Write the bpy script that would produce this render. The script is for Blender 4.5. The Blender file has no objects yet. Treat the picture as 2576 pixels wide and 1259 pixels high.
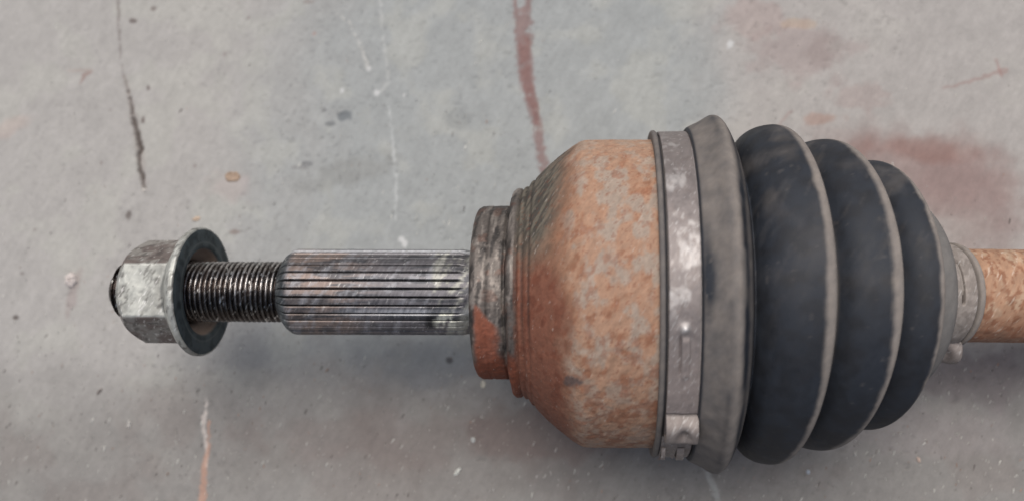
import bpy, math, random
import numpy as np
from mathutils import Matrix, Vector

# ---------------------------------------------------------------- units
# one "unit" u = 1/8.5 mm ; everything is laid out in units and scaled to metres
S = 0.001 / 8.5
F = 2300.0            # focal length (in pixels of a 2575 px wide picture) and camera distance in units
H = 452.0             # height of the joint's axis above the floor
W2, H2 = 1287.5, 629.5
rng = np.random.default_rng(7)
random.seed(7)

sc = bpy.context.scene
COL = sc.collection

# ---------------------------------------------------------------- camera
alpha = math.atan(212.5 / F)
tilt = math.radians(7.0)
fwd0 = np.array([-math.sin(alpha), 0, -math.cos(alpha)])
right = np.array([math.cos(alpha), 0, -math.sin(alpha)])
up0 = np.array([0, 1.0, 0])
fwd = fwd0 * math.cos(tilt) + up0 * math.sin(tilt)
upv = up0 * math.cos(tilt) - fwd0 * math.sin(tilt)
rho = 0.0095
right, upv = right * math.cos(rho) + upv * math.sin(rho), upv * math.cos(rho) - right * math.sin(rho)
FOOT = np.array([0, 0, H])
dd = fwd * F + right * 212.5 + upv * (-105.5)
CAM = FOOT - dd / np.linalg.norm(dd) * F * 1.001

cam = bpy.data.cameras.new('camera')
camo = bpy.data.objects.new('camera', cam)
COL.objects.link(camo)
M = Matrix(((right[0], upv[0], -fwd[0], CAM[0] * S),
            (right[1], upv[1], -fwd[1], CAM[1] * S),
            (right[2], upv[2], -fwd[2], CAM[2] * S),
            (0, 0, 0, 1)))
camo.matrix_world = M
cam.sensor_width = 36
cam.lens = 36 * F / 2575.0
cam.clip_start = 0.01
cam.clip_end = 200
cam.dof.use_dof = True
cam.dof.focus_distance = (F - 150) * S
cam.dof.aperture_fstop = 8.5
sc.camera = camo

# ---------------------------------------------------------------- light
SUN_EL, SUN_AZ = math.radians(68), math.radians(97)   # azimuth measured from +X towards +Y
world = bpy.data.worlds.new("World")
sc.world = world
world.use_nodes = True
wn = world.node_tree
wn.nodes.clear()
sky = wn.nodes.new('ShaderNodeTexSky')
sky.sky_type = 'NISHITA'
sky.sun_disc = False
sky.sun_elevation = SUN_EL
sky.sun_rotation = math.radians(90) - SUN_AZ
sky.air_density = 1.0
sky.dust_density = 6.0
sky.ozone_density = 0.6
bg = wn.nodes.new('ShaderNodeBackground')
bg.inputs['Strength'].default_value = 0.066
wo = wn.nodes.new('ShaderNodeOutputWorld')
wn.links.new(sky.outputs[0], bg.inputs[0])
wn.links.new(bg.outputs[0], wo.inputs[0])
sun = bpy.data.lights.new('sun', 'SUN')
sun.energy = 2.3
sun.angle = math.radians(42)
sun.color = (1.0, 0.965, 0.93)
suno = bpy.data.objects.new('sun', sun)
COL.objects.link(suno)
sd = Vector((math.cos(SUN_EL) * math.cos(SUN_AZ), math.cos(SUN_EL) * math.sin(SUN_AZ), math.sin(SUN_EL)))
suno.rotation_euler = sd.to_track_quat('Z', 'Y').to_euler()
suno.location = sd * 2
sc.view_settings.view_transform = 'Standard'
sc.view_settings.look = 'None'
sc.view_settings.gamma = 1
sc.view_settings.exposure = 0.0

# ---------------------------------------------------------------- helpers
def lin(c):
    c = np.array(c, float) / 255.0
    return np.where(c <= 0.04045, c / 12.92, ((c + 0.055) / 1.055) ** 2.4)

def smooth(a, b, x):
    t = np.clip((x - a) / (b - a), 0, 1)
    return t * t * (3 - 2 * t)

def _hash(ix, iy, iz, seed):
    n = (ix * 374761393 + iy * 668265263 + iz * 2147483647 + seed * 974634777) & 0xffffffff
    n = ((n ^ (n >> 13)) * 1274126177) & 0xffffffff
    n = ((n ^ (n >> 16)) * 2246822519) & 0xffffffff
    return ((n ^ (n >> 15)) & 0xffffff) / float(0xffffff)

def vnoise(x, y, z=0.0, seed=0):
    x, y, z = np.broadcast_arrays(np.asarray(x, float), np.asarray(y, float), np.asarray(z, float))
    ix, iy, iz = np.floor(x).astype(np.int64), np.floor(y).astype(np.int64), np.floor(z).astype(np.int64)
    fx, fy, fz = x - ix, y - iy, z - iz
    fx, fy, fz = [t * t * (3 - 2 * t) for t in (fx, fy, fz)]
    r = 0
    for dx in (0, 1):
        for dy in (0, 1):
            for dz in (0, 1):
                w = (fx if dx else 1 - fx) * (fy if dy else 1 - fy) * (fz if dz else 1 - fz)
                r = r + w * _hash(ix + dx, iy + dy, iz + dz, seed)
    return r

def fbm(x, y, z=0.0, seed=0, octv=4):
    r, a, t = 0, 1.0, 0
    for o in range(octv):
        r = r + a * vnoise(x * 2 ** o, y * 2 ** o, np.asarray(z) * 2 ** o, seed + o * 13)
        t += a
        a *= 0.5
    return r / t

def mix(c, d, m):
    m = np.asarray(m)[..., None]
    return c * (1 - m) + np.asarray(d) * m

def conv(px, h, zoff=0.0):
    """photo silhouette (pixel column, half height) -> axial position X and radius R in units"""
    X = F * math.tan(math.atan((px - W2) / F) - alpha)
    zc = F * math.cos(alpha) - X * math.sin(alpha) - zoff
    k = 1 - zoff / F
    s = h * zc / F
    R = s / math.sqrt(1 + (s / F) ** 2)
    return X * k * (1 - (R / F) ** 2), R

def floor_at(px, py):
    """where the line of sight through a photo pixel meets the floor"""
    d = fwd * F + right * (px - W2) - upv * (py - H2)
    t = -CAM[2] / d[2]
    p = CAM + d * t
    return p[0], p[1]

def mesh_obj(name, co, faces, mat, parent=None, cols=None, mask=None, smooth_sh=True, loc=(0, 0, 0)):
    me = bpy.data.meshes.new(name)
    co = np.asarray(co, float)
    faces = np.asarray(faces, np.int32)
    nv, nf, k = len(co), len(faces), faces.shape[1]
    me.vertices.add(nv)
    me.vertices.foreach_set('co', ((co - np.asarray(loc)) * S).ravel())
    me.loops.add(nf * k)
    me.loops.foreach_set('vertex_index', faces.ravel())
    me.polygons.add(nf)
    me.polygons.foreach_set('loop_start', np.arange(0, nf * k, k, dtype=np.int32))
    me.polygons.foreach_set('loop_total', np.full(nf, k, dtype=np.int32))
    me.update(calc_edges=True)
    me.validate()
    me.polygons.foreach_set('use_smooth', np.full(len(me.polygons), smooth_sh))
    if cols is not None:
        a = me.color_attributes.new('col', 'FLOAT_COLOR', 'POINT')
        full = np.ones((nv, 4)); full[:, :3] = cols
        a.data.foreach_set('color', full.ravel())
    if mask is not None:
        a = me.attributes.new('mask', 'FLOAT', 'POINT')
        a.data.foreach_set('value', np.asarray(mask, float).ravel())
    me.materials.append(mat)
    o = bpy.data.objects.new(name, me)
    COL.objects.link(o)
    if parent is not None:
        o.parent = parent
        o.matrix_parent_inverse = Matrix.Identity(4)
        pl = Vector((0, 0, 0)); q = parent
        while q is not None:
            pl += q.location; q = q.parent
        o.location = Vector(loc) * S - pl
    else:
        o.location = Vector(loc) * S
    return o

def grid_faces(nu, nv, wrap=True, off=0):
    i = np.arange(nu - 1)[:, None]
    j = np.arange(nv if wrap else nv - 1)[None, :]
    a = i * nv + j
    b = i * nv + (j + 1) % nv
    c = (i + 1) * nv + (j + 1) % nv
    d = (i + 1) * nv + j
    return np.stack([a + 0 * b, b + 0 * a, c, d], -1).reshape(-1, 4) + off

TH = 0.10
def theta(X):
    x = conv_inv(X)
    return TH * smooth(1830, 2050, x)
def conv_inv(X):
    return W2 + F * np.tan(np.arctan(np.asarray(X, float) / F) + alpha)
# bent axis table: the shaft side dips by about 6 degrees after the joint
_X = np.linspace(-1500, 6000, 3001)
_th = 0.15 * smooth(1820, 1910, W2 + F * np.tan(np.arctan(np.clip(_X, -1500, 3000) / F) + alpha)) + 0.095 * smooth(1960, 2040, W2 + F * np.tan(np.arctan(np.clip(_X, -1500, 3000) / F) + alpha))
_zo = -np.concatenate([[0], np.cumsum(0.48 * np.tan(_th[:-1]) * np.diff(_X))])
def axis_at(X):
    return np.interp(X, _X, _zo), np.interp(X, _X, _th)

def place(X, R, phi):
    """axis position, radius, angle (0 = up, +90 deg = +Y) -> 3D; follows the bent axis"""
    zo, th = axis_at(X)
    c, s_ = np.cos(phi), np.sin(phi)
    x = X + R * c * np.sin(th)
    x = x + R * s_ * 0.05 * th
    y = R * s_
    z = H + zo + R * c * np.cos(th)
    return np.stack(np.broadcast_arrays(x, y, z), -1)

def resample(pts, step):
    out = []
    for (a, b) in zip(pts[:-1], pts[1:]):
        n = max(1, int(math.hypot(b[0] - a[0], b[1] - a[1]) / step))
        for k in range(n):
            t = k / n
            out.append((a[0] + (b[0] - a[0]) * t, a[1] + (b[1] - a[1]) * t))
    out.append(pts[-1])
    return np.array(out)

def catmull(pts, n=6):
    P = [pts[0]] + list(pts) + [pts[-1]]
    out = []
    for i in range(1, len(P) - 2):
        p0, p1, p2, p3 = map(np.array, (P[i - 1], P[i], P[i + 1], P[i + 2]))
        for k in range(n):
            t = k / n
            out.append(0.5 * ((2 * p1) + (-p0 + p2) * t + (2 * p0 - 5 * p1 + 4 * p2 - p3) * t * t + (-p0 + 3 * p1 - 3 * p2 + p3) * t ** 3))
    out.append(np.array(P[-2]))
    return np.array(out)

def revolve(name, prof, nphi, mat, parent, colf=None, rf=None, smooth_sh=True):
    prof = np.asarray(prof, float)
    phi = np.linspace(-math.pi, math.pi, nphi, endpoint=False)
    X = prof[:, 0][:, None] + 0 * phi[None, :]
    R = prof[:, 1][:, None] + 0 * phi[None, :]
    PH = 0 * X + phi[None, :]
    if rf is not None:
        X, R = rf(X, R, PH)
    co = place(X, R, PH).reshape(-1, 3)
    cols = mask = None
    if colf is not None:
        cols, mask = colf(conv_inv(X), R, PH, co.reshape(X.shape + (3,)))
        cols = cols.reshape(-1, 3)
        mask = mask.reshape(-1)
    f = grid_faces(len(prof), nphi)
    return mesh_obj(name, co, f, mat, parent, cols, mask, smooth_sh)

def P(pts):
    r = []
    for px, h in pts:
        X, R = conv(px, h)
        zo = float(axis_at(X)[0])
        r.append(conv(px, h, zo))
    return r

# ---------------------------------------------------------------- materials
def material(name, base=(0.5, 0.5, 0.5), rough=0.6, metal=0.0, attr=True, nscale=900, namt=0.25,
             rough_var=0.15, bump=0.15, bscale=1500, stretch=None, glint=0.0, mask_rough=None, mask_metal=None,
             spec=0.5, glint_col=(0.8, 0.8, 0.78, 1), glint_edge=(0.66, 0.74)):
    m = bpy.data.materials.new(name)
    m.use_nodes = True
    nt = m.node_tree
    N = nt.nodes
    L = nt.links
    bs = N['Principled BSDF']
    tc = N.new('ShaderNodeTexCoord')
    mp = N.new('ShaderNodeMapping')
    L.new(tc.outputs['Object'], mp.inputs[0])
    vec = mp.outputs[0]
    if stretch:
        mp.vector_type = 'TEXTURE'
        mp.inputs['Rotation'].default_value = (0, 0, math.radians(stretch[0]))
        mp.inputs['Scale'].default_value = stretch[1]
    no = N.new('ShaderNodeTexNoise')
    no.inputs['Scale'].default_value = nscale
    no.inputs['Detail'].default_value = 5
    no.inputs['Roughness'].default_value = 0.65
    L.new(vec, no.inputs['Vector'])
    mr = N.new('ShaderNodeMapRange')
    mr.inputs['From Min'].default_value = 0.3
    mr.inputs['From Max'].default_value = 0.7
    mr.inputs['To Min'].default_value = 1 - namt
    mr.inputs['To Max'].default_value = 1 + namt
    L.new(no.outputs['Fac'], mr.inputs[0])
    mul = N.new('ShaderNodeVectorMath')
    mul.operation = 'SCALE'
    if attr:
        at = N.new('ShaderNodeAttribute')
        at.attribute_name = 'col'
        L.new(at.outputs['Color'], mul.inputs[0])
    else:
        mul.inputs[0].default_value = base
    L.new(mr.outputs[0], mul.inputs['Scale'])
    csrc = mul.outputs[0]
    if glint > 0:  # glints painted as pale diagonal streaks in the base colour
        g = N.new('ShaderNodeTexNoise')
        g.inputs['Scale'].default_value = nscale * 1.7
        g.inputs['Detail'].default_value = 2
        mp2 = N.new('ShaderNodeMapping')
        mp2.vector_type = 'TEXTURE'
        mp2.inputs['Rotation'].default_value = (0, 0, math.radians(62))
        mp2.inputs['Scale'].default_value = (3.2, 0.8, 1.5)
        L.new(tc.outputs['Object'], mp2.inputs[0])
        L.new(mp2.outputs[0], g.inputs['Vector'])
        gr = N.new('ShaderNodeMapRange')
        gr.inputs['From Min'].default_value = glint_edge[0]
        gr.inputs['From Max'].default_value = glint_edge[1]
        gr.inputs['To Max'].default_value = glint
        L.new(g.outputs['Fac'], gr.inputs[0])
        mx = N.new('ShaderNodeMix')
        mx.data_type = 'RGBA'
        L.new(gr.outputs[0], mx.inputs['Factor'])
        L.new(csrc, mx.inputs[6])
        mx.inputs[7].default_value = glint_col
        csrc = mx.outputs[2]
    L.new(csrc, bs.inputs['Base Color'])
    rr = N.new('ShaderNodeMapRange')
    rr.inputs['From Min'].default_value = 0.3
    rr.inputs['From Max'].default_value = 0.7
    rr.inputs['To Min'].default_value = rough - rough_var
    rr.inputs['To Max'].default_value = rough + rough_var
    L.new(no.outputs['Fac'], rr.inputs[0])
    rsrc = rr.outputs[0]
    bs.inputs['Metallic'].default_value = metal
    if mask_rough is not None or mask_metal is not None:
        am = N.new('ShaderNodeAttribute')
        am.attribute_name = 'mask'
        if mask_rough is not None:
            mm = N.new('ShaderNodeMix')
            L.new(am.outputs['Fac'], mm.inputs['Factor'])
            L.new(rsrc, mm.inputs[2])
            mm.inputs[3].default_value = mask_rough
            rsrc = mm.outputs[0]
        if mask_metal is not None:
            mm = N.new('ShaderNodeMix')
            L.new(am.outputs['Fac'], mm.inputs['Factor'])
            mm.inputs[2].default_value = metal
            mm.inputs[3].default_value = mask_metal
            L.new(mm.outputs[0], bs.inputs['Metallic'])
    L.new(rsrc, bs.inputs['Roughness'])
    bs.inputs['Specular IOR Level'].default_value = spec
    if bump > 0:
        nb = N.new('ShaderNodeTexNoise')
        nb.inputs['Scale'].default_value = bscale
        nb.inputs['Detail'].default_value = 4
        L.new(vec, nb.inputs['Vector'])
        bp = N.new('ShaderNodeBump')
        bp.inputs['Strength'].default_value = bump
        bp.inputs['Distance'].default_value = 0.0005
        L.new(nb.outputs['Fac'], bp.inputs['Height'])
        L.new(bp.outputs[0], bs.inputs['Normal'])
    return m

STR = (62, (2.6, 0.9, 1.5))
M_floor = material('worn_painted_concrete', rough=0.75, nscale=1700, namt=0.08, bump=0.16, bscale=1200, rough_var=0.08, spec=0.3, stretch=(62, (1.8, 1, 1)))
M_rust = material('rusty_cast_steel', rough=0.75, nscale=650, namt=0.15, bump=0.25, bscale=700, stretch=STR, spec=0.3,
                  mask_rough=0.45, mask_metal=0.5, glint=0.4, glint_edge=(0.66, 0.78), glint_col=(0.55, 0.5, 0.45, 1))
M_rubber = material('dusty_black_rubber', rough=0.62, nscale=420, namt=0.14, bump=0.06, bscale=400, spec=0.35, mask_rough=0.9,
                    rough_var=0.08, stretch=(62, (1.6, 1, 1)), glint=0.5, glint_edge=(0.83, 0.85), glint_col=(0.35, 0.36, 0.38, 1))
M_clamp = material('dull_galvanised_band', rough=0.5, metal=0.5, nscale=600, namt=0.16, bump=0.1, bscale=400, stretch=STR,
                   mask_rough=0.7, mask_metal=0.1, glint=0.3, glint_edge=(0.6, 0.74))
M_steel = material('oily_machined_steel', rough=0.5, metal=0.6, nscale=700, namt=0.34, bump=0.2, bscale=900, stretch=(66, (4.5, 0.6, 1.5)),
                   glint=0.35, glint_edge=(0.62, 0.74))
M_thread = material('dark_thread_steel', rough=0.27, metal=0.9, nscale=500, namt=0.5, bump=0.15, bscale=800, stretch=STR, glint=0.8, glint_edge=(0.6, 0.72))
M_nut = material('zinc_plated_nut', rough=0.5, metal=0.45, nscale=600, namt=0.16, bump=0.06, bscale=600, stretch=STR, glint=0.6, glint_edge=(0.6, 0.72))
M_shaft = material('orange_rusted_shaft', rough=0.7, nscale=450, namt=0.2, bump=0.35, bscale=600, stretch=STR, spec=0.3, glint=0.5,
                   glint_edge=(0.6, 0.75), glint_col=(0.7, 0.6, 0.5, 1))
M_chip = material('stone_chip', rough=0.8, nscale=900, namt=0.2, bump=0.2)

def tag(o, **k):
    for a, b in k.items():
        o[a] = b

# ---------------------------------------------------------------- floor
def axis_coords(lo, hi, step, far):
    c = list(np.arange(lo, hi, step))
    left, right_ = [], []
    d, x = step, lo
    while x > -far:
        d *= 1.35; x -= d; left.append(x)
    d, x = step, c[-1]
    while x < far:
        d *= 1.35; x += d; right_.append(x)
    return np.array(left[::-1] + c + right_)
x0, _ = floor_at(0, 1259); x1, _ = floor_at(2575, 1259)
_, y0 = floor_at(1287, 1259); _, y1 = floor_at(1287, 0)
gx = axis_coords(x0 - 250, x1 + 250, 4.2, 1.6e5)
gy = axis_coords(y0 - 200, y1 + 200, 4.2, 1.6e5)
GX, GY = np.meshgrid(gx, gy, indexing='ij')
# photo-pixel-like coordinates of every floor point, only used to lay the marks where they lie on the floor
def to_px(X, Y):
    d = np.stack([X - CAM[0], Y - CAM[1], 0 * X - CAM[2]], -1)
    z = np.maximum(d @ fwd, 1.0)
    return W2 + F * (d @ right) / z, H2 - F * (d @ upv) / z

def polyd(X, Y, pts, wob=0.0, seed=1):
    """distance to polyline and interpolated width; pts in floor units"""
    if wob:
        X = X + wob * (fbm(X / 14, Y / 14, 0, seed) - 0.5) * 2
        Y = Y + wob * (fbm(X / 14, Y / 14, 5, seed) - 0.5) * 2
    best = np.full(X.shape, 1e9)
    for (a, b) in zip(pts[:-1], pts[1:]):
        ax, ay, aw = a; bx, by, bw = b
        vx, vy = bx - ax, by - ay
        t = np.clip(((X - ax) * vx + (Y - ay) * vy) / (vx * vx + vy * vy + 1e-9), 0, 1)
        d = np.hypot(X - ax - t * vx, Y - ay - t * vy) - (aw + (bw - aw) * t)
        best = np.minimum(best, d)
    return best
def fpts(pts):
    out = []
    for px, py, w in pts:
        a, b = floor_at(px, py)
        out.append((a, b, w * 0.5 / 0.836))
    return out

K = 0.86
def fl(c):
    return lin(c) * K
U, V = GX, GY
PX, PY = to_px(np.clip(U, -6000, 6000), np.clip(V, -6000, 6000))
n1 = fbm(U / 420, V / 420, 0, 3)
n2 = fbm(U / 120, V / 120, 0, 5)
n3 = fbm(U / 38, V / 38, 0, 9, 3)
n4 = fbm(U / 13, V / 13, 0, 11, 3)
col = np.zeros(U.shape + (3,)) + fl((179, 177, 174))
wx = PX + 260 * (n1 - 0.5) + 150 * (n2 - 0.5)
wy = PY + 260 * (fbm(U / 420, V / 420, 7, 3) - 0.5) + 150 * (fbm(U / 120, V / 120, 7, 5) - 0.5)
# blue-grey old paint in the middle
blue = smooth(560, 1050, wx + 0.25 * wy) * (1 - smooth(1700, 1960, wx)) * (1 - smooth(900, 1060, wy))
col = mix(col, fl((162, 168, 169)), blue * 0.8)
col = mix(col, fl((183, 184, 176)), smooth(0.5, 0.68, n2) * 0.35)
# pinkish-mauve right side
pink = smooth(1800, 1980, wx) 
col = mix(col, fl((176, 172, 169)), pink * 0.6)
# darker grey towards the lower part
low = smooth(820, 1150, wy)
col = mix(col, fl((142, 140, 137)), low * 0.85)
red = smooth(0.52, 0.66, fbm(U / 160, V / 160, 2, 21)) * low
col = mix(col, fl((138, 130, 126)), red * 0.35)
def window(xa_, xb_, ya_, yb_):
    i0, i1 = np.searchsorted(gx, [xa_, xb_]); j0, j1 = np.searchsorted(gy, [ya_, yb_])
    return slice(max(0, i0 - 1), i1 + 1), slice(max(0, j0 - 1), j1 + 1)
ZD = np.zeros(U.shape)
def blob(px, py, rx, ry, c, amt, rag=0.6, seed=31, ns=30, ang=0, soft=0.35, dz=0.0):
    a, b = floor_at(px, py)
    m_ = 2.4 * max(rx, ry)
    w_ = window(a - m_, a + m_, b - m_, b + m_)
    u, v = U[w_], V[w_]
    dx, dy = (u - a) * 0.836, (v - b) * 0.836
    ca, sa = math.cos(ang), math.sin(ang)
    dx, dy = dx * ca + dy * sa, -dx * sa + dy * ca
    d = np.sqrt((dx / rx) ** 2 + (dy / ry) ** 2) + rag * (fbm(u / ns, v / ns, seed, seed) - 0.5) * 2
    k = 1 - smooth(1 - soft, 1 + soft, d)
    col[w_] = mix(col[w_], fl(c), amt * k)
    if dz: ZD[w_] += dz * k
blob(2330, 430, 190, 85, (146, 122, 118), 0.65, 0.8, 41, 90, -0.35, 0.6)
blob(2430, 500, 110, 130, (146, 125, 122), 0.55, 0.8, 42, 90, 0, 0.6)
blob(2300, 375, 150, 28, (144, 110, 102), 0.55, 0.7, 43, 60, -0.1, 0.6)
blob(2010, 130, 130, 70, (160, 140, 138), 0.4, 0.8, 44, 60)
blob(2080, 125, 50, 36, (150, 138, 135), 0.45, 0.5, 45, 40)
blob(1905, 365, 26, 12, (150, 112, 106), 0.5, 0.6, 46)
blob(2070, 300, 40, 14, (168, 126, 106), 0.4, 0.8, 47)
blob(2160, 240, 60, 30, (170, 150, 146), 0.35, 0.8, 47)
blob(1900, 60, 70, 60, (172, 150, 146), 0.4, 0.9, 48, 60)
blob(2005, 60, 40, 12, (190, 165, 140), 0.4, 0.8, 49)
blob(1150, 300, 34, 26, (148, 152, 152), 0.6, 0.5, 50)
blob(880, 430, 110, 34, (150, 152, 150), 0.6, 0.8, 51, 45, 0.3)
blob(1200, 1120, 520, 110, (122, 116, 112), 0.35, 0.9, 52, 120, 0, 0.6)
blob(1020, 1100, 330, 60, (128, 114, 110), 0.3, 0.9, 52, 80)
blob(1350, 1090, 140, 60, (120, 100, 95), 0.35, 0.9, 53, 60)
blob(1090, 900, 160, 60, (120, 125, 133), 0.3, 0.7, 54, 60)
blob(185, 730, 14, 70, (160, 146, 143), 0.5, 0.7, 55, 40, -0.2)
blob(20, 330, 60, 22, (190, 172, 164), 0.4, 0.9, 56, 60, 0.5)
blob(585, 470, 60, 40, (180, 166, 164), 0.4, 0.9, 57, 60)
blob(2450, 950, 130, 60, (128, 118, 120), 0.5, 0.8, 58, 60)
blob(2300, 1080, 250, 50, (170, 163, 162), 0.35, 0.8, 58, 60)
def stroke(pts, c, amt, soft=3, wob=6, seed=61, gaps=0.0, gs=20, dz=0.0):
    q = fpts(pts)
    m_ = 60
    w_ = window(min(p[0] for p in q) - m_, max(p[0] for p in q) + m_, min(p[1] for p in q) - m_, max(p[1] for p in q) + m_)
    u, v = U[w_], V[w_]
    d = polyd(u, v, q, wob, seed)
    m = 1 - smooth(-soft, soft, d)
    if gaps > 0:
        m = m * smooth(gaps - 0.1, gaps + 0.1, fbm(u / gs, v / gs, 3, seed))
    col[w_] = mix(col[w_], fl(c), m * amt)
    if dz: ZD[w_] += dz * m
# red-brown painted stripe
stroke([(1311, -60, 44), (1316, 60, 46), (1318, 130, 42), (1323, 200, 38), (1340, 262, 28), (1352, 330, 22), (1362, 400, 22), (1375, 450, 26), (1380, 560, 26)],
            (136, 104, 100), 0.72, 8, 11, 62, 0.30, 34, 1.0)
stroke([(1318, 110, 34), (1322, 200, 28), (1345, 275, 16), (1353, 330, 14)], (134, 92, 86), 0.5, 6, 9, 63, 0.38, 30)
stroke([(2375, 222, 6), (2440, 205, 8), (2500, 185, 10), (2528, 178, 14)], (162, 138, 133), 0.6, 5, 6, 64)
stroke([(2505, 150, 6), (2518, 190, 8)], (158, 124, 118), 0.6, 5, 6, 64)
stroke([(1925, 350, 5), (1990, 280, 6)], (158, 124, 118), 0.4, 5, 6, 64)
stroke([(232, 180, 4), (212, 190, 12), (202, 212, 4)], (160, 140, 134), 0.8, 3, 4, 65)
stroke([(170, 178, 5), (232, 178, 8)], (172, 158, 150), 0.6, 3, 4, 65)
# white scratches
stroke([(850, 35, 5), (880, 60, 7), (900, 100, 8), (915, 140, 9), (926, 172, 12)], (206, 206, 202), 0.6, 4, 6, 66, 0.38, 12)
stroke([(954, -30, 9), (960, 60, 8), (968, 130, 7), (978, 205, 9), (955, 235, 9)], (196, 198, 196), 0.5, 4, 6, 67, 0.40, 14)
stroke([(978, 270, 5), (986, 330, 6), (992, 400, 9), (996, 450, 6), (996, 550, 6)], (202, 206, 206), 0.7, 4, 6, 68, 0.38, 12)
stroke([(1775, 1175, 12), (1795, 1225, 14), (1815, 1290, 16)], (176, 178, 176), 0.8, 3, 6, 69, 0.3, 12)
stroke([(520, 1005, 5), (512, 1050, 12), (512, 1075, 10), (520, 1120, 8), (516, 1170, 10)], (212, 204, 198), 0.9, 3, 6, 70, 0.3, 12)
stroke([(524, 1060, 8), (524, 1120, 9), (514, 1180, 16), (508, 1290, 20)], (196, 152, 130), 0.65, 4, 6, 71, 0.3, 14)
for px, py, r in ((1008, 602, 9), (1017, 612, 9), (1835, 112, 11), (947, 235, 8), (928, 172, 8), (860, 228, 6), (1015, 240, 4)):
    blob(px, py, r * 0.85, r, (212, 214, 214), 0.85, 0.6, 72, 10)
# dark spots and smudges
for px, py, rx, ry, c, a in ((335, 53, 10, 7, (100, 90, 86), .8), (387, 22, 9, 7, (112, 102, 98), .7), (373, 222, 5, 8, (105, 94, 90), .8),
                           (360, 302, 6, 8, (104, 92, 88), .8), (323, 542, 8, 13, (104, 96, 92), .8), (40, 797, 9, 6, (92, 84, 80), .9),
                           (866, 292, 20, 14, (118, 124, 128), .9), (832, 312, 14, 7, (112, 116, 118), .7), (772, 412, 14, 7, (124, 126, 128), .8),
                           (752, 422, 24, 5, (142, 142, 142), .7), (815, 278, 6, 6, (130, 132, 132), .8), (55, 686, 6, 5, (140, 134, 130), .8),
                           (88, 578, 6, 5, (150, 144, 140), .7), (565, 136, 6, 7, (150, 142, 140), .6), (590, 583, 14, 6, (138, 124, 118), .7),
                           (790, 85, 6, 6, (168, 140, 132), .6), (775, 5, 14, 6, (150, 142, 138), .7), (625, 45, 6, 4, (155, 148, 144), .7),
                           (255, 410, 4, 6, (140, 132, 128), .7), (490, 418, 5, 6, (146, 136, 132), .7), (278, 277, 6, 4, (150, 144, 140), .6),
                           (1130, 905, 8, 8, (84, 82, 84), .8), (2210, 930, 10, 20, (96, 86, 84), .5), (2330, 905, 30, 20, (112, 104, 104), .4)):
    blob(px, py, rx, ry, c, a, 0.5, 73 + int(px) % 7, 12)
# crack
stroke([(312, 190, 8), (324, 235, 14), (345, 330, 22), (352, 390, 24), (363, 478, 12)], (150, 140, 134), 0.45, 8, 6, 80)
stroke([(296, -60, 9), (298, 40, 9), (300, 100, 7), (304, 150, 4), (312, 190, 3), (322, 230, 4)], (112, 102, 98), 0.55, 4, 6, 80, 0.3, 16)
stroke([(322, 228, 4), (331, 288, 8), (340, 325, 10), (350, 355, 14), (356, 375, 15), (348, 395, 9), (348, 415, 9), (357, 440, 11), (362, 476, 5)],
       (78, 68, 63), 0.9, 5, 8, 82, 0.32, 14, -9)
# mottling
col *= (1 + 0.12 * (n2 - 0.5) + 0.14 * (n3 - 0.5) + 0.14 * (n4 - 0.5))[..., None]
st = fbm((U * 0.47 + V * 0.88) / 34, (V * 0.47 - U * 0.88) / 11, 2, 93, 3)       # faint diagonal streaks
col *= (1 + 0.16 * (st - 0.5))[..., None]
Z = 2.0 * (n2 - 0.5) + 1.6 * (n3 - 0.5) + 0.9 * (n4 - 0.5) + ZD
pit = smooth(0.72, 0.80, fbm(U / 14, V / 11, 4, 91, 2)) * smooth(0.5, 0.6, n1)
Z = Z - 1.5 * pit
col = mix(col, col * 0.8, pit * 0.6)
co = np.stack([GX, GY, Z], -1).reshape(-1, 3)
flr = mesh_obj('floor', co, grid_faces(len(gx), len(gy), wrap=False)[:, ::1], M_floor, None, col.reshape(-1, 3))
if flr.data.polygons[0].normal.z < 0:
    flr.data.flip_normals()
tag(flr, kind='structure', label='grey worn concrete floor with faded paint, a crack and red-brown stripe')
from bisect import bisect_left
def floor_z(x, y):
    i = min(max(bisect_left(gx.tolist() if False else GXL, x), 0), len(GXL) - 1)
    j = min(max(bisect_left(GYL, y), 0), len(GYL) - 1)
    return float(Z[i, j])
GXL, GYL = gx.tolist(), gy.tolist()

# ---------------------------------------------------------------- the axle
axle = bpy.data.objects.new('drive_axle', None)
axle.empty_display_size = 0.02
axle.location = (0.035, 0, 0)
COL.objects.link(axle)
tag(axle, label='rusty car drive axle with splined stub and black ribbed rubber boot lying on concrete', category='drive axle')

def yimg(R, PH):           # height above the axis as seen from above
    return R * np.sin(PH)

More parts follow.
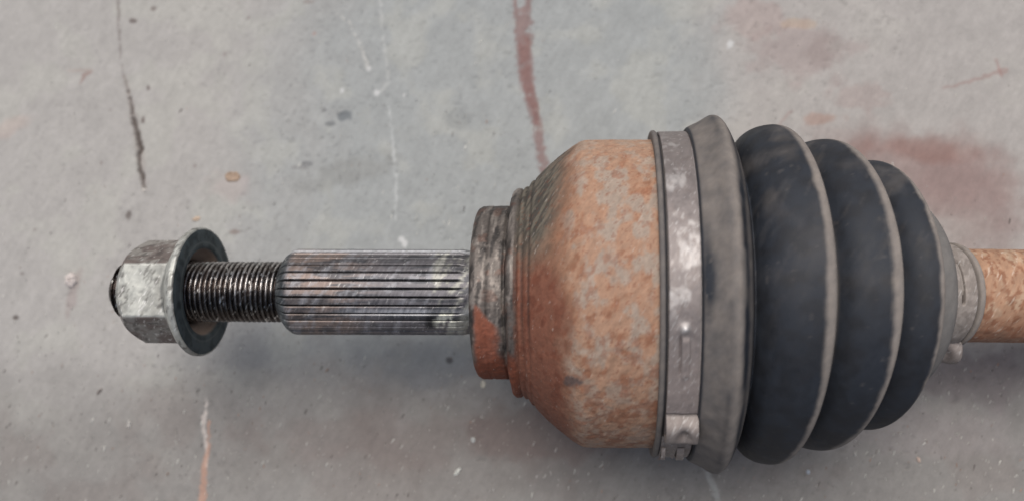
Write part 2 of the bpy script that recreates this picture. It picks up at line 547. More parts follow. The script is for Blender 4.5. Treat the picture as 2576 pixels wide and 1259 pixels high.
# --- joint housing
prof = P([(1203, 100), (1203, 190), (1204, 203), (1208, 211), (1216, 216), (1240, 217), (1281, 217), (1284, 212), (1288, 214), (1291, 236), (1296, 256), (1302, 262), (1312, 262), (1316, 260),
          (1319, 263), (1332, 270), (1340, 280), (1356, 296), (1380, 320), (1410, 346), (1440, 369), (1455, 378), (1466, 383.5), (1473, 385), (1480, 385.5), (1560, 386), (1645, 386), (1648, 380), (1648, 340)])
prof = resample(prof, 3.2)
def bell_col(x, R, PH, co):
    y = -R * np.sin(PH)              # + = towards the bottom of the picture
    xr, yr = x * 0.47 - y * 0.88, x * 0.88 + y * 0.47
    q = fbm(x / 24 + 0.3 * (fbm(x / 20, y / 20, 1, 99) - 0.5), y / 34, co[..., 2] / 34, 101)
    q2 = fbm(xr / 26, yr / 15, co[..., 2] / 22, 102)
    q3 = fbm(x / 60, y / 60, co[..., 2] / 60, 103)
    c = np.zeros(x.shape + (3,)) + lin((184, 148, 124))
    c = mix(c, lin((162, 117, 90)), smooth(0.40, 0.70, q2) * 0.7)
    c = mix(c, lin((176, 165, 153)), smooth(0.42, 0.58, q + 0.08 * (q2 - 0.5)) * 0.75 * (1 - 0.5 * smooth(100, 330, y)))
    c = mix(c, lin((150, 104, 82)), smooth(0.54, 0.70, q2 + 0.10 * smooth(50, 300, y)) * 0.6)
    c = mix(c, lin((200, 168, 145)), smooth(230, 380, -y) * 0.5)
    # rust belt on the shoulder
    sh = 1 - smooth(1425, 1470, x + 60 * (q3 - 0.5))
    c = mix(c, lin((158, 118, 95)), sh * 0.85)
    red = (1 - smooth(1390, 1450, x + 70 * (q3 - 0.5) - 0.05 * y)) * smooth(-110, 10, y + 90 * (q - 0.5)) 
    c = mix(c, lin((146, 96, 78)), red * 0.92)
    c = mix(c, lin((120, 70, 54)), red * smooth(0.5, 0.62, q2) * 0.6)
    gre = (1 - smooth(1345, 1420, x + 50 * (q3 - 0.5) + 0.15 * y)) * (1 - smooth(-120, -10, y + 90 * (q - 0.5)))
    c = mix(c, lin((124, 118, 106)), gre)
    c = mix(c, lin((78, 74, 70)), gre * smooth(0.42, 0.60, fbm(xr / 34, yr / 7, co[..., 2] / 18, 109)) * 0.8)
    # dark bruise
    d = np.hypot((x - 1447) / 26, (y - 215) / 14) + 1.2 * (q2 - 0.5)
    c = mix(c, lin((104, 92, 90)), (1 - smooth(0.7, 1.1, d)) * 0.85)
    # neck and collar
    nk = 1 - smooth(1310, 1322, x + 12 * (q2 - 0.5))
    nkm = nk * (1 - smooth(160, 210, y + 60 * (q - 0.5)))
    dark = np.zeros(x.shape + (3,)) + lin((122, 115, 110))
    dark = mix(dark, lin((158, 150, 143)), smooth(0.5, 0.66, fbm(x / 9, y / 34, 2, 106)))
    dark = mix(dark, lin((62, 60, 60)), smooth(0.50, 0.66, fbm(x / 11 + y / 60, y / 40, 3, 107)) * 0.8)
    dark = mix(dark, lin((126, 84, 66)), smooth(0.62, 0.72, fbm(x / 30, y / 30, 5, 108)) * 0.35)
    c = mix(c, dark, nkm)
    gl = sum(np.exp(-((x - a_) / 3.2) ** 2) for a_ in (1319, 1333, 1349, 1246, 1289))
    c = mix(c, lin((52, 48, 46)), np.clip(gl, 0, 1) * 0.65 * (1 - smooth(60, 200, y)))
    rp = (1 - smooth(1262, 1282, x + 24 * (q - 0.5))) * smooth(42, 62, y + 30 * (q - 0.5) - 0.9 * np.maximum(0, x - 1225) ) * smooth(1212, 1224, x + 14 * (q2 - 0.5))
    c = mix(c, lin((160, 96, 74)), rp * 0.9)
    lowred = nk * smooth(150, 190, y + 60 * (q - 0.5))
    c = mix(c, lin((140, 78, 56)), lowred * 0.8)
    fine = fbm(xr / 8, yr / 4.5, co[..., 2] / 6, 111, 3)
    c = c * (1 + 0.5 * (fine - 0.5))[..., None]
    c = mix(c, lin((122, 72, 52)), smooth(0.62, 0.74, fine) * 0.5 * (1 - nk))
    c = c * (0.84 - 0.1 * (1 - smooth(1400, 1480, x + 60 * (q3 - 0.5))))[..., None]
    mask = np.clip(nkm * (1 - rp), 0, 1)
    c = c * (1 + 0.25 * (q2 - 0.5))[..., None]
    return c, mask * 0.8
def bell_r(X, R, PH):
    n = fbm(X / 14, R * np.sin(PH) / 14, R * np.cos(PH) / 14, 120, 3) - 0.5
    # weld-like wobble of the groove behind the collar
    x = conv_inv(X)
    rings = -5.5 * sum(np.exp(-((x - a_) / 2.6) ** 2) for a_ in (1319, 1333, 1349)) - 2.5 * np.exp(-((x - 1246) / 2.5) ** 2)
    g = np.exp(-((x - 1298) / 12) ** 2) * (fbm(PH * 6, X * 0 + 1, 0, 5) - 0.5) * 10
    return X + g, R + n * 2.4 + 1.6 * (fbm(X / 6, R * np.sin(PH) / 6, R * np.cos(PH) / 6, 121, 2) - 0.5) + rings * (0.4 + 0.9 * fbm(PH * 5, X * 0, 0, 6)) 
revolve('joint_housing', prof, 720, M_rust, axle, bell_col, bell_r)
# --- dark flinger groove rings around the neck
def plain_col(c1, c2, sc_=20, seed=1, lo=0.42, hi=0.6, mk=0.0):
    def f(x, R, PH, co):
        q = fbm(co[..., 0] / sc_, co[..., 1] / sc_, co[..., 2] / sc_, seed)
        c = np.zeros(x.shape + (3,)) + lin(c1)
        c = mix(c, lin(c2), smooth(lo, hi, q))
        return c, np.full(x.shape, mk)
    return f
# --- spline
prof = P([(712, 60), (716, 74), (722, 84), (732, 97), (742, 104.5), (750, 107)])
prof += list(P([(1080, 107), (1165, 107), (1182, 104), (1186, 104), (1206, 104)]))
prof = resample(prof, 6)
def spl_r(X, R, PH):
    x = conv_inv(X)
    t = (PH * 32 / (2 * math.pi) + 0.0) % 1.0
    g = np.abs(t - 0.5) * 2                      # 0 mid tooth .. 1 groove centre
    cut = smooth(0.70, 0.9, g)
    depth = 13 * (1 - smooth(1150, 1180, x))
    rg = 96.0 * (R * 0 + 1)
    base = np.minimum(R, R)
    Rn = np.where(cut > 0, np.minimum(R, R * (1 - cut) + np.minimum(R, 107 - depth) * cut), R)
    return X, Rn * (1 + 0)
def spl_col(x, R, PH, co):
    y = -R * np.sin(PH)
    tooth = np.floor(PH * 32 / (2 * math.pi))
    tv = _hash(tooth.astype(np.int64) + 40, 3, 5, 9)
    q = fbm(x / 60, y / 9, 0, 131)
    q2 = fbm((x + y * 0.6) / 9, y / 30, 0, 132)
    c = np.zeros(x.shape + (3,)) + lin((128, 126, 130))
    warm = (1 - smooth(820, 980, x + 160 * (q - 0.5))) * smooth(742, 764, x)
    c = mix(c, lin((156, 140, 132)), warm * 0.9)
    c = mix(c, lin((84, 87, 92)), smooth(0.48, 0.62, q) * 0.7)
    c = mix(c, lin((170, 172, 178)), smooth(0.55, 0.66, q2) * 0.5)
    c = mix(c, lin((100, 108, 110)), (1 - smooth(740, 756, x)) * 0.8)
    c = mix(c, lin((196, 196, 184)), smooth(1098, 1112, x) * smooth(0.45, 0.6, q2) * 0.6)
    c = c * (0.62 + 0.34 * tv)[..., None]
    chip = np.exp(-((x - 1098 - 10 * (PH + 0.7)) / 11) ** 2) * smooth(-1.15, -0.95, PH) * (1 - smooth(-0.5, -0.35, PH))
    c = mix(c, lin((40, 40, 42)), np.clip(1.3 * chip, 0, 0.9))
    c = mix(c, lin((214, 216, 220)), 0.8 * (np.exp(-((PH - 1.16) / 0.11) ** 4) * (1 - 0.3 * smooth(0.45, 0.6, q2)) + np.exp(-((PH + 0.55) / 0.085) ** 4) * smooth(800, 1080, x) * (1 - 0.6 * smooth(1085, 1110, x))))  # highlight bands on two teeth, painted into the colour
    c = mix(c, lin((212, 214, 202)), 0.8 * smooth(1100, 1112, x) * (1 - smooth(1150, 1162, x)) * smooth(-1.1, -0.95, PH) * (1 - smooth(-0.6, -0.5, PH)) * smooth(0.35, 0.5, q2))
    t = (PH * 32 / (2 * math.pi)) % 1.0
    g = smooth(0.70, 0.95, np.abs(t - 0.5) * 2)
    c = mix(c, lin((40, 39, 40)), g * 0.85 * (1 - smooth(1150, 1180, x)))
    return c, np.zeros(x.shape)
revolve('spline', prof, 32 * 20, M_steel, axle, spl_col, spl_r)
# --- threaded stub
XA, _ = conv(292, 60); XB, _ = conv(742, 75)
Rt = conv(600, 76)[1]
pitch = 13.2
prof = [(XA, 0.5), (XA, 30), (XA + 2, 42), (XA + 10, 52), (XA + 22, 60)]
xs = np.arange(XA + 24, XB, pitch / 8)
prof += [(x, Rt) for x in xs] + [(XB, Rt - 6), (XB + 6, Rt - 6)]
def thr_r(X, R, PH):
    ph = (X / pitch - PH / (2 * math.pi)) % 1.0
    tri = 1 - np.abs(ph - 0.5) * 2
    tri = np.clip(tri * 1.25, 0, 1)
    on = (R > Rt - 0.5) & (X > XA + 23)
    nick = fbm(X / 30, R * np.sin(PH) / 8, 0, 141) 
    return X, np.where(on, np.minimum(R - 8.5 + 8.5 * tri * (0.85 + 0.3 * nick), R - 0 * R) - (1 - smooth(XA + 20, XA + 60, X)) * 6, R)
def thr_col(x, R, PH, co):
    y = -R * np.sin(PH)
    q = fbm(x / 20, y / 20, 0, 142)
    c = np.zeros(x.shape + (3,)) + lin((176, 172, 169))
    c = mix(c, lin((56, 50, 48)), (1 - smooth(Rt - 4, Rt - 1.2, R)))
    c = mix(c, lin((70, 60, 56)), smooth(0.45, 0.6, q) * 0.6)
    c = mix(c, lin((66, 61, 58)), smooth(-10, 40, y) * 0.75)  # shade on the lower half of the thread, put into the colour
    return c, np.zeros(x.shape)
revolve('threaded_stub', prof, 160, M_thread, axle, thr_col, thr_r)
# --- nut
XN0 = conv(334, 100)[0]; XN1 = conv(464, 100)[0]; XF = conv(512, 100)[0]
RF = conv(505, 161)[1]
nut_rot = math.radians(2.5)
prof = resample([(XN0, 64), (XN0 + 1, 74), (XN0 + 8, 96), (XN0 + 20, 114), (XN0 + 38, 131), (XN0 + 46, 146), (XN1 - 6, 146), (XN1 + 2, 146), (XN1 + 6, 148), (XF - 17, RF - 4), (XF - 13, RF), (XF - 3, RF), (XF, RF - 1.5), (XF + 0.5, RF - 5)], 3.2)
apo = 118.0
def nut_tilt(X, R, PH):
    return X - (R * np.cos(PH)) * 0.05, R
def nut_r(X, R, PH):
    a = (PH + nut_rot + math.pi / 6) % (math.pi / 3) - math.pi / 6
    hexr = apo / np.cos(a)
    hexr = np.minimum(hexr, 134)
    fl_ = 104 + smooth(XN1 - 10, XF - 16, X) * (RF - 104)
    fl_ = np.where(X > XN1 - 10, 104 + (X - (XN1 - 10)) / (XF - 16 - XN1 + 10) * (RF - 104), 0)
    fl_ = np.where(X > XF - 18, R, fl_)
    n = (fbm(X / 16, R * np.sin(PH) / 16, R * np.cos(PH) / 16, 151, 3) - 0.5) * 1.5
    n = n * (X > XN0 + 1)
    return nut_tilt(X, np.maximum(np.minimum(R, hexr), fl_) + n, PH)
def nut_col(x, R, PH, co):
    y = -R * np.sin(PH)
    xr, yr = x * 0.47 - y * 0.88, x * 0.88 + y * 0.47
    q = fbm(xr / 50, yr / 34, co[..., 2] / 34, 152)
    q2 = fbm(xr / 22, yr / 9, co[..., 2] / 12, 153)
    c = np.zeros(x.shape + (3,)) + lin((188, 190, 184))
    c = mix(c, lin((128, 128, 124)), smooth(0.46, 0.62, q) * 0.55)
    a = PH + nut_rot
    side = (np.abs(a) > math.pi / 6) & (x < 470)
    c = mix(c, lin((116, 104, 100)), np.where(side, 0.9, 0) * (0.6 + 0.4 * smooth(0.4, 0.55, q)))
    c = mix(c, lin((74, 70, 68)), smooth(0.56, 0.70, q2) * 0.6)
    return c, np.zeros(x.shape)
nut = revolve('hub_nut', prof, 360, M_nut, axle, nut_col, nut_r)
# dark bearing face of the nut with recess
prof = resample([(XF + 0.5, RF - 5), (XF + 2.5, RF - 14), (XF + 2.5, 120), (XF + 1.5, 114), (XF - 3, 110), (XF - 14, 104), (XF - 24, 94), (XF - 34, 84), (XF - 50, 79), (XF - 60, 70), (XF - 60, 60)], 4)
def face_col(x, R, PH, co):
    q = fbm(co[..., 1] / 20, co[..., 2] / 20, 0, 161)
    c = np.zeros(x.shape + (3,)) + lin((74, 84, 88))
    c = mix(c, lin((52, 62, 66)), smooth(0.4, 0.6, q))
    c = mix(c, lin((104, 112, 112)), np.exp(-((R - 128) / 3) ** 2) * 0.6)
    c = mix(c, lin((158, 140, 128)), 1 - smooth(108, 114, R))
    return c, np.zeros(x.shape)
M_face = material('phosphated_face', rough=0.6, metal=0.3, nscale=500, namt=0.15, bump=0.1)
revolve('bearing_face', prof, 200, M_face, nut, face_col, nut_tilt)

# --- boot
ctl = [(1637, 380), (1636, 402), (1639, 409), (1646, 410), (1651, 404), (1654, 397), (1690, 396), (1722, 396), (1725, 403), (1727, 414), (1735, 421), (1760, 433), (1780, 445), (1792, 450), (1803, 449), (1813, 441),
       (1822, 426), (1832, 402), (1839, 378), (1843, 352), (1847, 346), (1853, 360), (1866, 386), (1884, 407), (1905, 420), (1930, 426), (1950, 426), (1961, 420), (1967, 402), (1972, 372), (1977, 342), (1984, 330), (1992, 338),
       (2008, 362), (2026, 378), (2048, 388), (2070, 391), (2082, 387), (2088, 370), (2093, 340), (2100, 300), (2107, 288), (2118, 298),
       (2142, 322), (2166, 334), (2188, 338), (2202, 336), (2210, 322), (2215, 294), (2222, 268), (2232, 258), (2246, 256), (2268, 250), (2284, 238), (2298, 214), (2308, 180), (2314, 150), (2320, 133), (2328, 127), (2345, 125), (2380, 125), (2395, 124), (2401, 117), (2406, 130), (2415, 131), (2421, 125), (2421, 112)]
SH0 = np.array([1600, 1835, 1850, 1900, 1950, 2070, 2190, 2260, 2420])
SH1 = SH0 - np.array([0, 0, 3, 6, 12, 12, 18, 16, 20])
prof = catmull(P([(float(np.interp(a_, SH0, SH1)), b_) for a_, b_ in ctl]), 5)
bootpx = catmull([(a_, 0) for a_, b_ in ctl], 5)[:, 0]
def boot_col(x, R, PH, co):
    y = -R * np.sin(PH)
    q = fbm(co[..., 0] / 30, co[..., 1] / 30, co[..., 2] / 30, 171)
    q2 = fbm(co[..., 0] / 8, co[..., 1] / 8, co[..., 2] / 8, 172)
    xp = bootpx[:, None] + 0 * PH
    black = np.zeros(x.shape + (3,)) + lin((33, 40, 50))
    black = mix(black, lin((27, 32, 40)), smooth(0.35, 0.7, q))
    dustc = np.zeros(x.shape + (3,)) + lin((150, 142, 135))
    dustc = mix(dustc, lin((146, 139, 133)), smooth(0.4, 0.62, q2))
    d = np.zeros(x.shape)
    # dusty crests
    for cx, w, e in ((1937, 8, 1994), (2062, 7, 2110), (2194, 5, 2226)):
        wd = 14 * (fbm(PH * 1.6, cx * 1.0, 0, 179) - 0.5) - 7 * smooth(60, 330, y)
        d = np.maximum(d, (0.78 + 0.3 * (q - 0.5)) * smooth(cx - w, cx + w, xp + wd + 9 * (q - 0.5) + 4 * (q2 - 0.5)) * (1 - smooth(e - 8, e, xp)))
    # front flare and both ends are dusty all over
    fr = (1 - smooth(1832, 1846, xp))
    fd = 0.50 + 0.25 * (q - 0.5) * 2
    fd = fd + 0.25 * np.exp(-((xp - 1806) / 9) ** 2) - 0.35 * np.exp(-((xp - 1818) / 5) ** 2) * smooth(0.35, 0.55, fbm(PH * 3, 2, 0, 175))
    fl_str = np.exp(-((xp - 1824) / 6) ** 2)
    smear = np.exp(-((xp - 1740) / 12) ** 2) * np.exp(-((y + 0) / 75.0) ** 2)
    fd = fd - 0.6 * smear * smooth(0.3, 0.6, q2 + 0.2)
    d = np.maximum(d, fr * fd)
    en = smooth(2226, 2236, xp)
    d = np.maximum(d, en * (0.55 + 0.35 * smooth(2300, 2330, xp) + 0.15 * (q - 0.5)))
    d = np.clip(d - 0.35 * fl_str * smooth(-0.2, 0.4, q2) - 0.18 * np.exp(-((xp - 1786) / 7) ** 2) * smooth(0.4, 0.6, fbm(PH * 4, 1, 0, 176)), 0, 1)
    # light dusting on the dark flanks
    haze = 0.03 + 0.16 * smooth(0.50, 0.75, fbm(co[..., 0] / 70, co[..., 1] / 90, co[..., 2] / 90, 177)) * smooth(-120, 250, -y) + 0.10 * smooth(0.74, 0.80, fbm(co[..., 0] / 16, co[..., 1] / 16, co[..., 2] / 16, 178))
    xs_, ys_ = co[..., 0] * 0.47 + co[..., 1] * 0.88, co[..., 1] * 0.47 - co[..., 0] * 0.88
    scuff = smooth(0.62, 0.74, fbm(xs_ / 60, ys_ / 12, co[..., 2] / 40, 180, 3)) * smooth(-200, 120, -y)
    haze = haze + 0.05 * scuff
    d = np.clip(np.maximum(d, haze), 0, 1)
    d = d * (1 - 0.95 * np.exp(-((xp - 1728) / 3.2) ** 2)) * (1 - 0.9 * np.exp(-((xp - 1651) / 3) ** 2))
    c = mix(black, dustc, d)
    c = mix(c, lin((120, 122, 122)), en * (1 - smooth(2300, 2330, xp)) * 0.4)
    return c, d
revolve('rubber_boot', prof, 640, M_rubber, axle, boot_col)

# --- big clamp: a thin band whose relief is real
def band(name, mat, parent, px0, px1, rbase, thick, relief, colf, phis, nx=40, closed=True):
    hb = 400 if rbase > 250 else 125
    X0, X1 = conv(px0, hb)[0], conv(px1, hb)[0]
    zz = float(axis_at(X0)[0])
    X0 *= (1 - zz / F); X1 *= (1 - zz / F)
    u = np.linspace(0, 1, nx)
    Xc, Ph = np.meshgrid(X0 + (X1 - X0) * u, phis, indexing='ij')
    Uu = np.meshgrid(u, phis, indexing='ij')[0]
    edge = np.minimum(Uu, 1 - Uu)
    R = rbase + thick + relief(Uu, Ph) - 1.2 * (1 - smooth(0, 0.05, edge))
    outer = place(Xc, R, Ph)
    inner = place(Xc, R - thick - 1.0, Ph)
    n = len(phis)
    rows = [inner[:1], outer, inner[-1:]]
    allc = np.concatenate([inner[0:1], outer, inner[::-1]], 0)
    k = allc.shape[0]
    f = grid_faces(k, n, wrap=closed)
    co = allc.reshape(-1, 3)
    cols, mk = colf(np.concatenate([Uu[0:1], Uu, Uu[::-1]], 0), np.concatenate([Ph[0:1], Ph, Ph[::-1]], 0), allc)
    o = mesh_obj(name, co, f, mat, parent, cols.reshape(-1, 3), mk.reshape(-1))
    return o
RB = conv(1690, 397)[1]
def clamp_relief(u, ph):
    r = 0 * u
    # embossed tongue with hook
    t = (1 - smooth(0.10, 0.16, np.abs(u - 0.52))) * smooth(-0.56, -0.52, ph) * (1 - smooth(-0.34, -0.30, ph))
    r = r + 3.0 * t
    r = r - 3.0 * np.exp(-((u - 0.36) / 0.035) ** 2) * smooth(-0.56, -0.50, ph) * (1 - smooth(-0.32, -0.28, ph))
    r = r + 8.0 * np.exp(-((u - 0.50) / 0.13) ** 2 - ((ph + 0.265) / 0.022) ** 2)
    # overlapping outer layer ends at the upper clamp ear
    r = r + 4.0 * (smooth(-0.80, -0.79, ph)) 
    n = fbm(u * 4, ph * 24, 0, 181, 3) - 0.5
    return r + 1.6 * n
def clamp_col(u, ph, co):
    q = fbm(co[..., 0] / 26, co[..., 1] / 34, co[..., 2] / 34, 182)
    q2 = fbm(co[..., 0] / 7, co[..., 1] / 10, co[..., 2] / 10, 183)
    c = np.zeros(u.shape + (3,)) + lin((136, 129, 127))
    c = mix(c, lin((186, 182, 180)), smooth(0.50, 0.68, q) * 0.8 * (1 - smooth(0.1, 0.3, -ph)) * (1 - smooth(0.9, 1.2, ph)))  # highlight patches on the upper part, painted as lighter colour
    c = mix(c, lin((132, 122, 118)), smooth(0.50, 0.70, q2) * 0.4)
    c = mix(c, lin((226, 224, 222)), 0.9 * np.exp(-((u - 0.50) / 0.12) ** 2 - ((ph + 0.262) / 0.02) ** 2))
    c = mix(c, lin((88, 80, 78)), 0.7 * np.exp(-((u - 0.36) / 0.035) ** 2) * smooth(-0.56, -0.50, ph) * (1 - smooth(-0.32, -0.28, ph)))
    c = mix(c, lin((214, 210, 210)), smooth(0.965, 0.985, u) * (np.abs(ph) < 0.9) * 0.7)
    dull = smooth(0.25, 0.6, -ph)
    c = mix(c, lin((150, 139, 135)), dull * 0.6)
    return c, np.clip(0.2 + 0.7 * dull, 0, 1)
phs = np.linspace(-math.pi, math.pi, 720, endpoint=False)
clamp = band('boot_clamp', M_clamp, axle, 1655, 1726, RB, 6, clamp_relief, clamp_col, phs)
# crimped ear on the clamp
def ear_relief(u, ph):
    a, b = -1.00, -0.80
    t = (ph - a) / (b - a)
    arch = np.clip(1 - np.abs(t * 2 - 1) ** 3.2, 0, 1)
    r = 34 * arch
    r = r - 15 * np.exp(-((u - 0.55) / 0.19) ** 2 - ((t - 0.55) / 0.22) ** 2)
    return r
def ear_col(u, ph, co):
    q = fbm(co[..., 0] / 12, co[..., 1] / 12, co[..., 2] / 12, 190)
    c = np.zeros(u.shape + (3,)) + lin((142, 134, 130))
    c = mix(c, lin((128, 119, 115)), smooth(0.45, 0.6, q) * 0.6)
    return c, np.full(u.shape, 0.6)
ear = band('clamp_ear', M_clamp, clamp, 1655, 1728, RB + 6, 5, ear_relief, ear_col, np.linspace(-1.005, -0.795, 40), nx=40, closed=False)
# tail of the band below the ear with two little hooks
def tail_relief(u, ph):
    return 4.0 * np.exp(-((u - 0.5) / 0.05) ** 2) + 0 * ph + 3 * (fbm(u * 6, ph * 20, 0, 193) - 0.5)
tail = band('clamp_tail', M_clamp, clamp, 1650, 1722, RB + 7, 5, tail_relief, ear_col, np.linspace(-1.42, -1.0, 60), nx=30, closed=False)
def hook_relief(u, ph):
    t = (ph + 1.22) / 0.09
    return 15 * np.clip(1 - t * t, 0, 1) 
for a_, b_ in ((1688, 1706), (1652, 1662)):
    band('clamp_hook', M_clamp, clamp, a_, b_, RB + 11, 4, hook_relief, ear_col, np.linspace(-1.30, -1.13, 24), nx=12, closed=False)

# --- small clamp
RS = conv(2380, 125)[1] 
RS *= 1.02
def small_relief(u, ph):
    r = 0 * u
    r = r - 6.0 * np.exp(-((u - 0.42) / 0.07) ** 4) * smooth(-0.28, -0.2, ph) * (1 - smooth(0.5, 0.75, ph))
    r = r + 1.4 * smooth(-0.03, 0.0, -ph) + 1.0 * (fbm(u * 4, ph * 6, 0, 201) - 0.5)
    return r
def small_col(u, ph, co):
    q = fbm(co[..., 0] / 14, co[..., 1] / 14, co[..., 2] / 14, 202)
    c = np.zeros(u.shape + (3,)) + lin((156, 148, 142))
    c = mix(c, lin((132, 124, 118)), smooth(0.42, 0.6, q) * 0.7)
    slot = np.exp(-((u - 0.42) / 0.065) ** 4) * smooth(-0.28, -0.2, ph) * (1 - smooth(0.5, 0.75, ph))
    c = mix(c, lin((60, 52, 46)), slot * 0.9)
    return c, np.full(u.shape, 0.8)
sclamp = band('small_boot_clamp', M_clamp, axle, 2320, 2381, RS, 5, small_relief, small_col, np.linspace(-math.pi, math.pi, 300, endpoint=False), nx=60)
def sear_relief(u, ph):
    t = (ph + 1.46) / 0.28
    arch = np.clip(1 - np.abs(t) ** 3, 0, 1)
    return 40 * arch - 26 * np.exp(-((u - 0.5) / 0.24) ** 2 - ((t - 0.35) / 0.55) ** 2)
band('clamp_ear', M_clamp, sclamp, 2325, 2390, RS + 4, 4, sear_relief, ear_col, np.linspace(-1.75, -1.17, 44), nx=30, closed=False)

# --- shaft
RSH = conv(2500, 118)[1] * 1.02
xa = conv(2380, 100)[0]
prof = [(x, RSH) for x in np.arange(xa, xa + 400, 4)] + [(x, RSH) for x in np.arange(xa + 440, 4200, 60)] + [(4200, RSH - 4), (4204, RSH - 12), (4204, 1)]
prof = [(xa, 80)] + prof
def sh_r(X, R, PH):
    n = fbm(X / 18, R * np.sin(PH) / 18, R * np.cos(PH) / 18, 211, 3) - 0.5
    return X, R + 2.2 * n
def sh_col(x, R, PH, co):
    y = -R * np.sin(PH)
    q = fbm(co[..., 0] / 22, co[..., 1] / 26, co[..., 2] / 26, 212)
    q2 = fbm(co[..., 0] / 8, co[..., 1] / 12, co[..., 2] / 12, 213)
    c = np.zeros(x.shape + (3,)) + lin((198, 158, 130))
    c = mix(c, lin((212, 186, 160)), smooth(0.5, 0.62, q) * 0.7)
    c = mix(c, lin((160, 112, 86)), smooth(0.5, 0.62, q2) * 0.8)
    c = c * 0.74
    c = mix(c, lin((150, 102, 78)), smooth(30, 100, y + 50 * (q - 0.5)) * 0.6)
    return c, np.zeros(x.shape)
revolve('axle_shaft', prof, 200, M_shaft, axle, sh_col, sh_r)

# ---------------------------------------------------------------- grit and chips
def sliver(cx, cy, z, l, w, h, ang, r):
    """an irregular flat splinter lying on the floor: 8 verts, 6 quads"""
    v = []
    ca, sa = math.cos(ang), math.sin(ang)
    base = [(-.5, -.2), (-.15, -.5), (.5, -.25), (.3, .45)]
    for k, sc_ in ((0, 1.0), (1, 0.7)):
        for bx, by in base:
            bx2 = bx * l * sc_ * (1 + 0.25 * (r.random() - 0.5)); by2 = by * w * sc_ * (1 + 0.5 * (r.random() - 0.5))
            v.append((cx + bx2 * ca - by2 * sa, cy + bx2 * sa + by2 * ca, z + (h * (0.7 + 0.6 * r.random()) if k else -1.0)))
    f = [(3, 2, 1, 0), (4, 5, 6, 7), (0, 1, 5, 4), (1, 2, 6, 5), (2, 3, 7, 6), (3, 0, 4, 7)]
    return v, f
vs, fs, cs = [], [], []
r = random.Random(11)
N_G = 6500
DIR = math.radians(62)
for i in range(N_G):
    px, py = r.uniform(-120, 2700), r.uniform(-80, 1340)
    dens = 0.04 + 0.8 * min(1, max(0, (py - 350) / 600))
    if px > 700 and px < 1300 and py > 250: dens = max(dens, 0.35)
    if r.random() > dens: continue
    x, y = floor_at(px, py)
    big = r.random()
    l = 6 + 17 * big ** 6 + 5 * r.random()
    w = 1.6 + 3.0 * big ** 5
    v, f = sliver(x, y, floor_z(x, y), l, w, 1.0 + 1.0 * r.random(), DIR + r.gauss(0, 0.22), r)
    o = len(vs)
    vs += v
    fs += [tuple(a + o for a in q) for q in f]
    t = r.random()
    c = lin((214, 214, 208)) if t < 0.62 else lin((165, 162, 158)) if t < 0.80 else lin((84, 78, 76)) if t < 0.93 else lin((180, 140, 118))
    cs += [c * (0.55 + 0.5 * r.random())] * 8
grit = mesh_obj('grit', vs, fs, M_chip, None, np.array(cs), None, False)
tag(grit, kind='stuff', label='fine pale sand grains and splinters scattered over the concrete', category='grit')

def chunk(name, px, py, l, w, h, ang, colr, label, cat, group=None, seed=1, ring=False):
    x, y = floor_at(px, py)
    z = floor_z(x, y)
    rr = random.Random(seed)
    k = 1 / 0.84
    l, w, h = l * k, w * k, h * k
    nph, nr = 18, 5
    v, f = [], []
    prof_ = [(1.0, -0.15), (1.0, 0.25), (0.82, 0.75), (0.5, 1.0), (0.06, 0.9)]
    wob = [1 + 0.30 * (rr.random() - 0.5) for _ in range(nph)]
    for (ra, hz) in prof_:
        for j in range(nph):
            a = 2 * math.pi * j / nph
            q = ra * wob[j] * (1 + 0.08 * (rr.random() - 0.5))
            X_, Y_ = q * math.cos(a) * l / 2, q * math.sin(a) * w / 2
            hh = hz * h * (0.8 + 0.4 * rr.random())
            if ring: hh = h * (hz if ra > 0.6 else 0.35 if ra > 0.3 else 0.1)
            v.append((x + X_ * math.cos(ang) - Y_ * math.sin(ang), y + X_ * math.sin(ang) + Y_ * math.cos(ang), z + hh))
    f = grid_faces(len(prof_), nph)
    c = np.array([lin(colr) * (0.85 + 0.3 * rr.random()) for _ in v])
    o = mesh_obj(name, v, f, M_chip, None, c, None, False, loc=(x, y, z))
    tag(o, label=label, category=cat)
    if group: o['group'] = group
    return o
d60 = math.radians(65)
G = 'loose flakes and chips on the concrete'
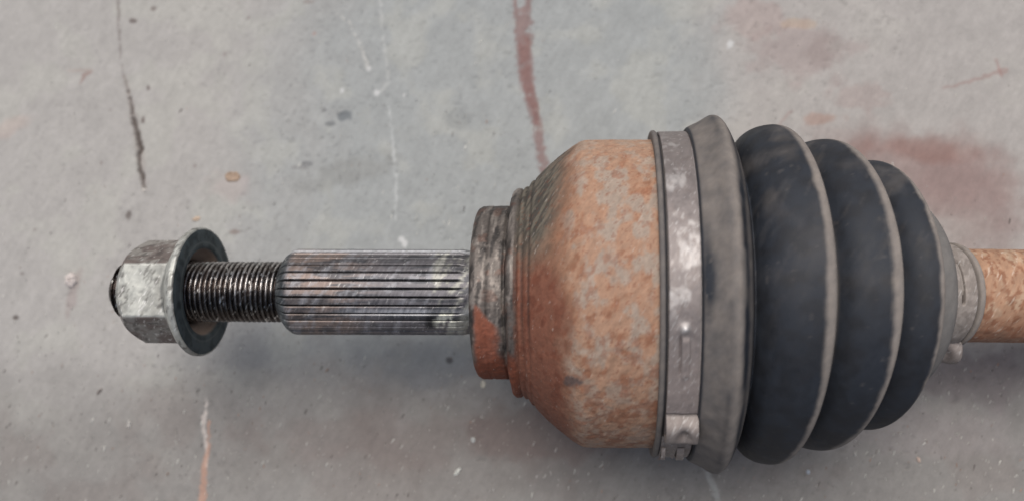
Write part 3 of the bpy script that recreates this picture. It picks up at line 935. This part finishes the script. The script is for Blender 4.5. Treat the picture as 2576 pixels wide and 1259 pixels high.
chunk('pebble', 180, 703, 32, 40, 12, 0.2, (204, 196, 192), 'pale lumpy pebble on bare concrete left of the hub nut', 'pebble', G, 3)
chunk('rust_flake', 585, 445, 42, 30, 6, 0.2, (164, 144, 126), 'tan curled rust flake above the hub nut, right of the crack', 'flake', G, 4, True)
chunk('rust_flake', 494, 551, 22, 12, 4, 0.2, (196, 176, 156), 'small beige flake touching the upper rim of the nut flange', 'flake', G, 5)
chunk('metal_washer', 1215, 965, 13, 19, 5, 0.0, (214, 210, 196), 'tiny cream ring beside the lower edge of the rusty collar', 'ring', G, 6, True)
chunk('glass_chip', 1150, 1185, 26, 10, 5, math.radians(50), (208, 210, 204), 'pointed white splinter on the floor below the rusty collar', 'chip', G, 7)
chunk('glass_chip', 1190, 1105, 12, 15, 4, 0.3, (190, 192, 190), 'pale rounded chip above the pointed white splinter', 'chip', G, 8)
chunk('stone_chip', 325, 1065, 9, 20, 4, 0.1, (186, 184, 180), 'pale sliver below the hub nut, left of the peach streak', 'chip', G, 10)
chunk('stone_chip', 250, 983, 20, 8, 4, math.radians(50), (128, 122, 118), 'small grey-brown chip on the floor below the nut', 'chip', G, 11)
chunk('stone_chip', 2032, 1185, 9, 12, 4, 0, (190, 198, 208), 'bluish white chip on the floor under the middle boot fold', 'chip', G, 12)
chunk('stone_chip', 2150, 1140, 5, 11, 4, 0.2, (208, 206, 202), 'thin white chip to the lower right of the boot', 'chip', G, 13)
chunk('stone_chip', 2310, 1155, 8, 15, 4, 0.3, (200, 180, 168), 'pinkish chip on the floor far right of the boot', 'chip', G, 14)
chunk('stone_chip', 363, 478, 9, 12, 4, 0.3, (206, 202, 196), 'white crumb at the lower end of the dark crack', 'chip', G, 15)
chunk('stone_chip', 1398, 1070 + 60, 14, 6, 3, d60, (176, 170, 166), 'thin grey chip in the shadow below the rusty housing', 'chip', G, 16)
chunk('stone_chip', 2205, 940, 8, 14, 4, 0.3, (200, 196, 192), 'small pale chip close beside the last boot fold', 'chip', G, 17)
